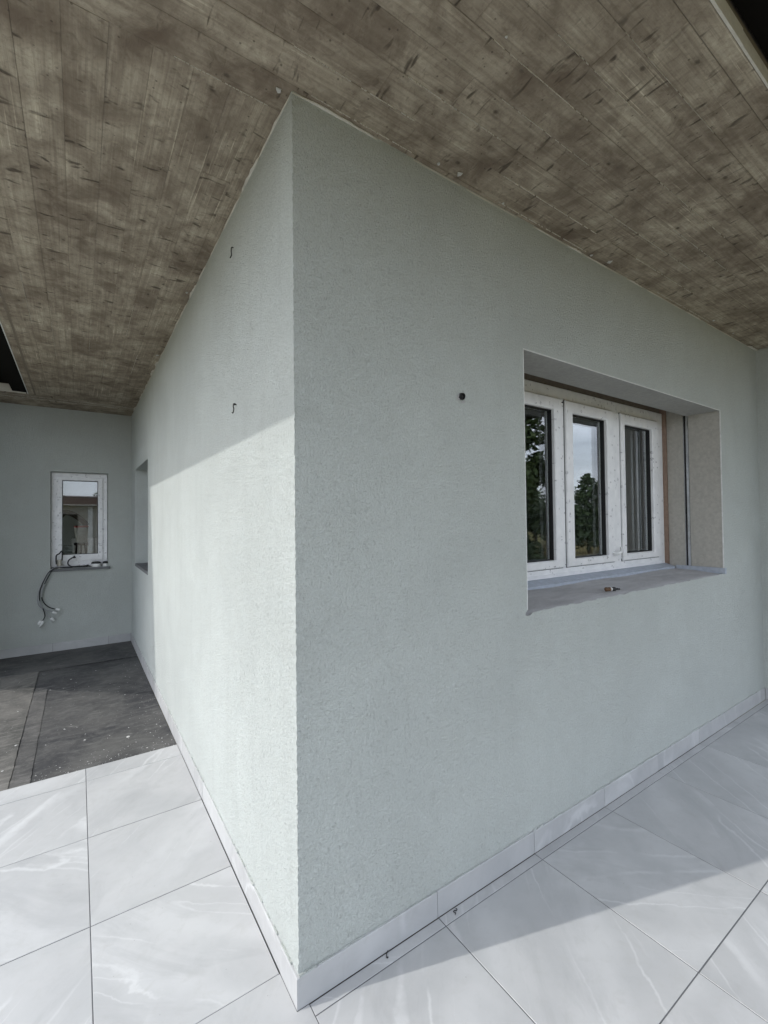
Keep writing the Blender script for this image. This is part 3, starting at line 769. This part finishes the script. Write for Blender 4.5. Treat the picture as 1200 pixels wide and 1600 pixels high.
# window of the side wall, deep in its opening, with stone sill
def window_a():
    w = MB(); w.ring('y', AY0+.01, AY1-.01, AZ0+.02, AZ1-.01, (.07, .07, .08, .07), 0, .07)
    w.v = [(.33+b, a, c) for a, b, c in w.v]
    wf = w.build('window', 'pvc', house); wf['label'] = 'window deep in the side wall opening'
    m = MB(); m.box(.36, .38, AY0+.07, AY1-.07, AZ0+.09, AZ1-.07); m.build('pane', 'glass', wf)
    m = MB(); m.box(-.004, .36, AY0+.002, AY1-.002, AZ0-.012, AZ0+.020); m.build('sill', 'sill', wf)
window_a()

# ------------------------------------------------------------------ small things on the walls
m = MB(); m.tube(spline([(-.001, .692, 2.858), (-.009, .693, 2.857), (-.011, .694, 2.840), (-.010, .695, 2.822), (-.013, .706, 2.813)]), .0024, 8)
tag(m.build('wire_stub', 'black', smooth=True), 'short black bent wire sticking out high on the side wall near the soffit', 'wire', 'wire stubs on the side wall')
m = MB(); m.tube(spline([(.0, .662, 2.118), (-.010, .661, 2.122), (-.013, .666, 2.112), (-.010, .668, 2.098), (-.012, .676, 2.083), (-.013, .686, 2.086)]), .0025, 8)
m.lathe((-.010, .662, 2.119), [(0, -.005), (.005, -.003), (.006, .003), (0, .006)], 8)
tag(m.build('wire_stub', 'black', smooth=True), 'curled black wire hook at the shadow line on the side wall', 'wire', 'wire stubs on the side wall')
cs = empty('conduit_stub', (.764, 0, 2.111))
tag(cs, 'black cable conduit end poking out of the shaded front wall', 'conduit')
m = MB(); m.tube([(0, .02, .004), (0, -.004, .001), (.001, -.013, -.001)], [.0145, .0145, .014], 14, False); m.tube([(.001, -.013, -.001), (0, -.004, .001), (0, .02, .004)], [.0115, .0115, .0115], 14, False)
m.build('conduit', 'black', cs, smooth=True)
m = MB(); m.tube([(0, .02, .004), (.001, -.006, .0)], .0112, 12); m.build('plug', 'black', cs)
m = MB()
for k in range(26):
    a = R.uniform(0, 6.283); r0 = R.uniform(.014, .022); s0 = R.uniform(.0025, .006); x, z = math.cos(a)*r0, math.sin(a)*r0-.006
    m.poly([(x+math.cos(b+a)*s0*R.uniform(.6, 1.2), -.003-R.uniform(0, .003), z+math.sin(b+a)*s0*R.uniform(.6, 1.2)) for b in (0, 1.3, 2.6, 3.9, 5.2)])
m.build('torn_render', 'cement', cs, kind='stuff')

# wood-and-black plug lying on the cement sill
pl = empty('plug', (2.035, .06, 1.146))
tag(pl, 'small brown and black plug lying on the raw cement sill of the triple window', 'plug')
dx = Vector((math.cos(math.radians(-24)), math.sin(math.radians(-24)), 0)); zc = .0125
P_ = lambda t: tuple(dx*t + Vector((0, 0, zc)))
m = MB(); m.tube([P_(-.046), P_(-.043), P_(-.030), P_(-.028), P_(-.024), P_(-.012)], [.006, .0125, .0125, .009, .012, .012], 12); m.build('tip', 'wood', pl, smooth=True)
m = MB(); m.tube([P_(-.012), P_(-.003)], .0118, 12); m.build('collar', 'bead', pl)
m = MB(); m.tube([P_(-.003), P_(.02)], [.0122, .0122], 12)
nrm = Vector((-dx.y, dx.x, 0))
for s in (-1, 1): m.tube([tuple(dx*.018+nrm*s*.0075+Vector((0, 0, zc))), tuple(dx*.046+nrm*s*.0078+Vector((0, 0, zc)))], .0045, 8)
m.build('prongs', 'black', pl, smooth=True)

# ------------------------------------------------------------------ cables at the rear window
def cable(path, r, mat, label, conn=None, name='cable', stripe=None):
    c = empty(name, path[0]); o = Vector(path[0]); tag(c, label, 'cable', 'cables at the small rear window')
    pts = [p-o for p in spline(path, 7)]
    m = MB(); m.tube(pts, r, 8); m.build('sheath', mat, c, smooth=True)
    if stripe:
        a, b = stripe; k0, k1 = int(a*len(pts)), int(b*len(pts)); m = MB(); m.tube(pts[k0:k1], r*1.12, 8); m.build('bare_section', 'wire', c, smooth=True)
    if conn:
        d = (pts[-1]-pts[-3]).normalized(); e = pts[-1]
        for k, (off, ln, rr) in enumerate(conn):
            q = e + Vector(off); m = MB(); m.tube([q, q+d*ln*.15, q+d*ln*.8, q+d*ln], [rr*.7, rr, rr, rr*.5], 10); m.build('connector', 'white', c, smooth=True)
    return c
Yw = LA-.034
def at(x, y, z): return (x, y, z)
cable([(-.60, LA+.03, 1.034), (-.74, LA+.01, 1.045), (-.84, LA-.02, 1.040), (-.915, Yw, .965), (-.962, Yw-.005, .845), (-.985, Yw-.01, .74), (-.99, Yw-.01, .66), (-.975, Yw-.006, .58), (-.93, Yw-.01, .53), (-.862, Yw-.015, .498)],
      .0058, 'wire', 'thin grey hanging cable ending in the middle one of the white connectors', [((0, 0, -.005), .05, .014)])
cable([(-.62, LA+.02, 1.031), (-.76, LA+.0, 1.036), (-.85, LA-.025, 1.028), (-.895, Yw-.006, .95), (-.93, Yw-.012, .87), (-.962, Yw-.014, .78), (-.968, Yw-.014, .70), (-.95, Yw-.01, .625), (-.90, Yw-.01, .56), (-.838, Yw-.016, .528)],
      .006, 'black', 'innermost hanging cable with the topmost white connector at its end', [((.012, 0, .0), .045, .0165)], stripe=(.48, .70))
cable([(-.64, LA+.01, 1.030), (-.80, LA-.01, 1.040), (-.89, LA-.03, 1.0), (-.95, Yw-.016, .90), (-.992, Yw-.02, .78), (-1.008, Yw-.02, .68), (-1.0, Yw-.018, .60), (-.965, Yw-.014, .545), (-.915, Yw-.012, .478), (-.876, Yw-.016, .425)],
      .0056, 'wire', 'outermost grey hanging cable with a short white connector lowest on the right', [((0, 0, -.004), .05, .0155)])
cable([(-.66, LA+.0, 1.029), (-.82, LA-.02, 1.034), (-.90, LA-.036, .985), (-.945, Yw-.022, .89), (-.98, Yw-.026, .79), (-.99, Yw-.026, .69), (-.974, Yw-.022, .60), (-.950, Yw-.016, .53), (-.936, Yw-.016, .455), (-.956, Yw-.018, .405)],
      .0054, 'black', 'longest hanging cable ending lowest in two white connectors at the left', [((-.018, 0, .0), .055, .0145), ((.004, 0, -.012), .07, .013)], stripe=(.60, .76))
# loose black lead curling up on the sill
c = cable([(-.52, LA+.02, 1.034), (-.60, LA-.005, 1.036), (-.67, LA+.0, 1.040), (-.705, LA+.02, 1.07), (-.70, LA+.02, 1.115), (-.672, LA+.02, 1.140), (-.652, LA+.02, 1.152)], .0085, 'black', 'black lead curling up from the dark stone sill of the small window')
m = MB(); m.tube([(-.652-(-.52), 0, .118), (-.628+.52, 0, .128)], [.013, .017], 8); m.build('connector', 'black', c)
c = cable([(-.50, LA+.0, 1.032), (-.56, LA-.012, 1.034), (-.62, LA+.01, 1.035), (-.60, LA+.035, 1.035), (-.53, LA+.03, 1.035), (-.49, LA+.01, 1.046)], .009, 'black', 'loop of black lead lying flat on the dark stone sill')
# brass fitting with black bail standing at the sill end
ft = empty('pipe_fitting', (-.795, LA+.02, 1.024)); tag(ft, 'small metal fitting with black bail standing at the left end of the rear sill', 'fitting')
m = MB(); m.lathe((0, 0, 0), [(0, 0), (.024, 0), (.024, .03), (.03, .034), (.03, .055), (.022, .06), (.022, .085), (.028, .09), (.028, .105), (0, .105)], 14); m.build('body', 'steel', ft)
m = MB(); m.tube(spline([(-.03, 0, .05), (-.034, 0, .12), (-.028, 0, .165), (.0, 0, .185), (.026, 0, .215), (.03, 0, .15), (.026, 0, .095)]), .0075, 8); m.build('bail', 'black', ft, smooth=True)
# two white pots with black lids
for x, r, h, lab in ((-.405, .05, .046, 'larger white plastic pot with black lid on the rear sill'), (-.302, .03, .042, 'smaller white plastic pot with black lid at the right end of the rear sill')):
    pt = empty('plastic_pot', (x, LA+.022, BZ0-.004)); tag(pt, lab, 'pot', 'pots on the small rear window sill')
    m = MB(); m.lathe((0, 0, 0), [(0, 0), (r*.9, 0), (r, h*.3), (r, h), (0, h)], 18); m.build('cup', 'white', pt)
    m = MB(); m.lathe((0, 0, h), [(r*1.06, -.004), (r*1.1, .006), (r*.9, .02), (r*.5, .024), (0, .024)], 18); m.build('lid', 'black', pt)
# black strap across both pots
# ------------------------------------------------------------------ debris
m = MB()
def speck(x, y, z, r):
    n = R.randint(4, 5); a0 = R.uniform(0, 6.28); el = R.uniform(.35, 1); ca, sa = math.cos(a0*2), math.sin(a0*2); b = len(m.v)
    for k in range(n):
        u, v = math.cos(a0+6.283*k/n)*r, math.sin(a0+6.283*k/n)*r*el
        m.v.append((x+u*ca-v*sa, y+u*sa+v*ca, z))
    m.v.append((x, y, z+min(r*.5, .004)))
    for k in range(n): m.f.append((b+k, b+(k+1) % n, b+n))
for k in range(200):
    x = -R.random()**1.0*1.5-.02; y = R.uniform(2.14, 5.4); r = abs(R.gauss(0, .0032))+.0011
    if R.random() < .05: r *= 2.1
    speck(x, y, -.0135 if x > -.94 else -.006, r)
for k in range(110): speck(-.03-abs(R.gauss(0, .09)), R.uniform(2.14, 4.6), -.0135, abs(R.gauss(0, .0022))+.001)
for k in range(160): speck(R.uniform(-1, -.02), 2.14+abs(R.gauss(0, .10)), -.0135, abs(R.gauss(0, .002))+.001)
db = m.build('debris', 'chip', kind='stuff'); db['label'] = 'white plaster crumbs scattered over the dark membrane'; db['category'] = 'debris'
m = MB()
for k in range(46): speck(R.uniform(-1.2, -.02) if k % 2 else R.uniform(.1, 3), R.uniform(.2, 2.1) if k % 2 else R.uniform(-.9, -.05), .0004, abs(R.gauss(0, .0012))+.0009)
db = m.build('grit', 'cement', kind='stuff'); db['label'] = 'tiny grey grit on the pale terrace tiles'; db['category'] = 'grit'
for (x, y), lab in (((.335, -.03), 'curled dark wire scrap on the tiles by the skirting nearest the house corner'), ((.655, -.038), 'twisted dark wire scrap on the tiles by the first skirting joint')):
    m = MB(); p = [(x, y, .002)]
    for k in range(7): p.append((p[-1][0]+R.uniform(-.009, .011), p[-1][1]+R.uniform(-.008, .008), .0022))
    tag(m.tube(spline(p, 4), .0016, 6).build('wire_scrap', 'black', smooth=True), lab, 'wire scrap', 'wire scraps on the tiles')

# ------------------------------------------------------------------ rear room; bucket, hose and trays stand in for a mirrored figure
bk = empty('bucket', (-.560, 6.75, 1.30)); tag(bk, 'white tapered bucket with red rim standing in for a figure mirrored in the small rear window', 'bucket')
m = MB(); m.lathe((0, 0, 0), [(0, 0), (.062, 0), (.088, .215), (.093, .215), (.093, .228), (.082, .228), (.058, .015), (0, .015)], 24); m.build('shell', 'white', bk)
m = MB(); m.lathe((0, 0, .228), [(.094, -.004), (.095, .022), (.07, .028), (0, .028)], 24); m.build('rim', 'red', bk)
m = MB(); m.tube(spline([(-.26, 0, .40), (-.20, 0, .45), (-.10, 0, .42), (.0, 0, .34), (.07, 0, .25)], 6), .042, 10); m.build('hose', 'bark', bk, smooth=True)
st = empty('stool', (-.565, 6.75, 0)); tag(st, 'made-up dark stool carrying the stand-in bucket inside the rear room', 'stool')
m = MB(); m.lathe((0, 0, 1.26), [(0, 0), (.09, 0), (.09, .04), (0, .04)], 20); m.build('seat', 'dark', st)
for a in range(3): q = math.radians(30+120*a); m = MB(); m.tube([(math.cos(q)*.06, math.sin(q)*.06, 1.26), (math.cos(q)*.16, math.sin(q)*.16, 0)], .014, 8); m.build('leg', 'dark', st)
for k in range(3):
    m = MB(); m.cbox(-.80, -.66, 6.02, 6.16, 1.162+.042*k, 1.201+.042*k, .008)
    tag(m.build('tray', 'white'), ['lowest', 'middle', 'topmost'][k] + ' white stand-in tray of the stack inside the small rear window', 'tray', 'stacked trays inside the small window')
lg = empty('tray_shelf', (-.68, 6.09, 0)); tag(lg, 'shelf under the trays inside the rear room', 'shelf')
m = MB(); m.box(-.25, .25, -.11, .11, 1.13, 1.160); m.build('shelf_top', 'inner', lg)
for s in (-1, 1): m = MB(); m.box(s*.2-.02, s*.2+.02, -.09, .09, 0, 1.129); m.build('leg', 'inner', lg)
rd = empty('radiator', (-.26, 9.45, .4)); tag(rd, 'white column radiator on the far inner wall', 'radiator')
for k in range(7): m = MB(); m.cbox(-.45+.13*k, -.34+.13*k, -.06, .05, .0, .9, .02); m.build('column', 'white', rd)

# ------------------------------------------------------------------ outbuilding across the yard
ob = empty('outbuilding', (-1, -16.5, gz(-1, -15))); tag(ob, 'low outbuilding with red-brown fascia across the yard, mirrored in the small window', 'outbuilding')
zb = gz(-1, -15)
m = MB(); m.box(-9, 7, -4, 2.0, -.3, 2.55-zb); m.build('wall', 'outwall', ob)
m = MB(); m.box(-9.5, 7.5, 2.02, 2.42, 2.50-zb, 2.56-zb).box(-9.5, 7.5, 2.42, 2.46, 2.50-zb, 2.90-zb); m.build('fascia', 'roofred', ob)
m = MB(); m.box(-9.5, 7.5, 2.462, 2.47, 2.50-zb, 2.525-zb); m.build('gutter_trim', 'bead', ob)
m = MB(); m.v = [(-9.5, 2.46, 2.90-zb), (7.5, 2.46, 2.90-zb), (7.5, -4.4, 3.3-zb), (-9.5, -4.4, 3.3-zb), (-9.5, 2.46, 2.86-zb), (7.5, 2.46, 2.86-zb), (7.5, -4.4, 2.56-zb), (-9.5, -4.4, 2.56-zb)]
m.f = [(0,1,2,3),(7,6,5,4),(0,4,5,1),(1,5,6,2),(2,6,7,3),(3,7,4,0)]; m.build('roof', 'roofred', ob)
m = MB(); m.box(-.9, .35, 2.001, 2.03, -.2, 2.05-zb); d_ = m.build('door', 'dark', ob)
m = MB(); m.box(.8, 1.0, 2.001, 2.1, -.2, 2.45-zb); m.build('downpipe', 'pale', ob)
m = MB(); m.box(-3.2, -1.6, 2.001, 2.03, 1.0, 2.2); m.build('window', 'pale', ob)

# ------------------------------------------------------------------ trees
def leafquad(m, c, s, rnd):
    a = Vector((rnd.gauss(0, 1), rnd.gauss(0, 1), rnd.gauss(0, .7))).normalized(); b = a.cross(Vector((rnd.gauss(0, 1), rnd.gauss(0, 1), rnd.gauss(0, 1)))).normalized()
    i = len(m.v); c = Vector(c)
    for u, v in ((-1, 0), (0, -.5), (1, 0), (0, .5)): m.v.append(tuple(c + a*u*s + b*v*s))
    m.f.append((i, i+1, i+2, i+3))
def broad_tree(x, y, h, rad, n, label, seed, cz=.58, leaf=.10, group=None):
    rnd = random.Random(seed); z = gz(x, y); t = empty('broadleaf_tree', (x, y, z)); tag(t, label, 'tree', group)
    m = MB(); m.tube([(0, 0, -.1), (.05, .03, h*.2), (-.05, .06, h*.45), (.03, 0, h*.75)], [h*.03, h*.024, h*.018, h*.006], 9)
    clumps = []
    for k in range(64):
        th = rnd.uniform(0, 6.283); ph = math.acos(rnd.uniform(-.9, 1)); rr = rnd.uniform(.45, 1)
        c = Vector((math.cos(th)*math.sin(ph)*rad*rr, math.sin(th)*math.sin(ph)*rad*rr, h*cz + math.cos(ph)*h*(1-cz)*rr*.96)); clumps.append((c, rnd.uniform(.20, .36)*rad))
        if k < 14: m.tube([(0, 0, h*rnd.uniform(.22, .5)), tuple(c*.6+Vector((0, 0, h*.15))), tuple(c)], [h*.010, h*.006, h*.002], 5)
    m.build('trunk', 'bark', t, smooth=True)
    m = MB()
    for k in range(n):
        c, r = clumps[k % len(clumps)]; d = Vector((rnd.gauss(0, 1), rnd.gauss(0, 1), rnd.gauss(0, .8))); d = d.normalized()*r*rnd.random()**.4
        leafquad(m, c+d, leaf*rnd.uniform(.6, 1.3), rnd)
    m.build('crown', 'leaf', t, recalc=False)
def pine(x, y, h, rad, label, seed, group=None):
    rnd = random.Random(seed); z = gz(x, y); t = empty('pine_tree', (x, y, z)); tag(t, label, 'tree', group)
    m = MB(); m.tube([(0, 0, -.1), (.04, 0, h*.5), (0, .02, h*.98)], [h*.026, h*.015, h*.003], 8)
    cr = MB(); lev = 17
    for k in range(lev):
        f = k/(lev-1); zz = h*(.10+.86*f); L = rad*((1-f)**.75)*rnd.uniform(.82, 1.12)+.10
        nb = int(10-4*f)
        for j in range(nb):
            a = 6.283*j/nb + k*1.1 + rnd.uniform(-.3, .3); LL = L*rnd.uniform(.75, 1.12); rise = LL*rnd.uniform(.15, .5)
            e = Vector((math.cos(a)*LL, math.sin(a)*LL, zz+rise)); s0 = Vector((0, 0, zz))
            m.tube([tuple(s0), tuple(s0*.5+e*.5+Vector((0, 0, -.05*LL))), tuple(e)], [.018, .012, .005], 4, False)
            for q in range(int(12+26*LL)):
                tt = rnd.uniform(.25, 1.02); p = s0*(1-tt)+e*tt + Vector((rnd.gauss(0, .09), rnd.gauss(0, .09), rnd.gauss(0, .07)))*(.5+LL*.6)
                leafquad(cr, p, rnd.uniform(.09, .18), rnd)
    m.build('trunk', 'bark', t); cr.build('crown', 'needle', t, recalc=False)
G1 = 'trees mirrored in the triple window'
broad_tree(16.0, -13.3, 7.4, 2.9, 30000, 'large dark broadleaf tree mirrored in the left pane of the triple window', 3, .44, .20, G1)
pine(28.1, -15.2, 5.6, 2.1, 'full pine tree mirrored in the middle pane of the triple window', 5, G1)
pine(31.5, -14.6, 4.6, 1.5, 'second pine partly hidden at the right edge of the middle pane', 8, G1)
broad_tree(34, -24, 5.0, 3.2, 3500, 'far broadleaf tree low behind the mirrored trees', 9, .5, .2, G1)
broad_tree(1.9, -24.0, 5.4, 1.8, 2600, 'tree behind the outbuilding mirrored in the small rear window', 12, .6, .16)
# dry grass of the meadow
m = MB(); rnd = random.Random(4)
for k in range(9000):
    d = 8 + 34*rnd.random()**1.3; a = math.radians(rnd.uniform(-62, -8)); x, y = 2+math.cos(a)*d, .4+math.sin(a)*d
    z = gz(x, y)-.03; hh = rnd.uniform(.12, .42); b = rnd.uniform(0, 6.283); wd_ = .012+.0006*d; lx, ly = rnd.gauss(0, .08), rnd.gauss(0, .08); i = len(m.v)
    m.v += [(x-math.cos(b)*wd_, y-math.sin(b)*wd_, z), (x+math.cos(b)*wd_, y+math.sin(b)*wd_, z), (x+lx, y+ly, z+hh)]; m.f.append((i, i+1, i+2))
gr = m.build('grass', 'grass', kind='stuff', recalc=False); gr['label'] = 'dry yellow meadow grass beyond the terrace'; gr['category'] = 'grass'
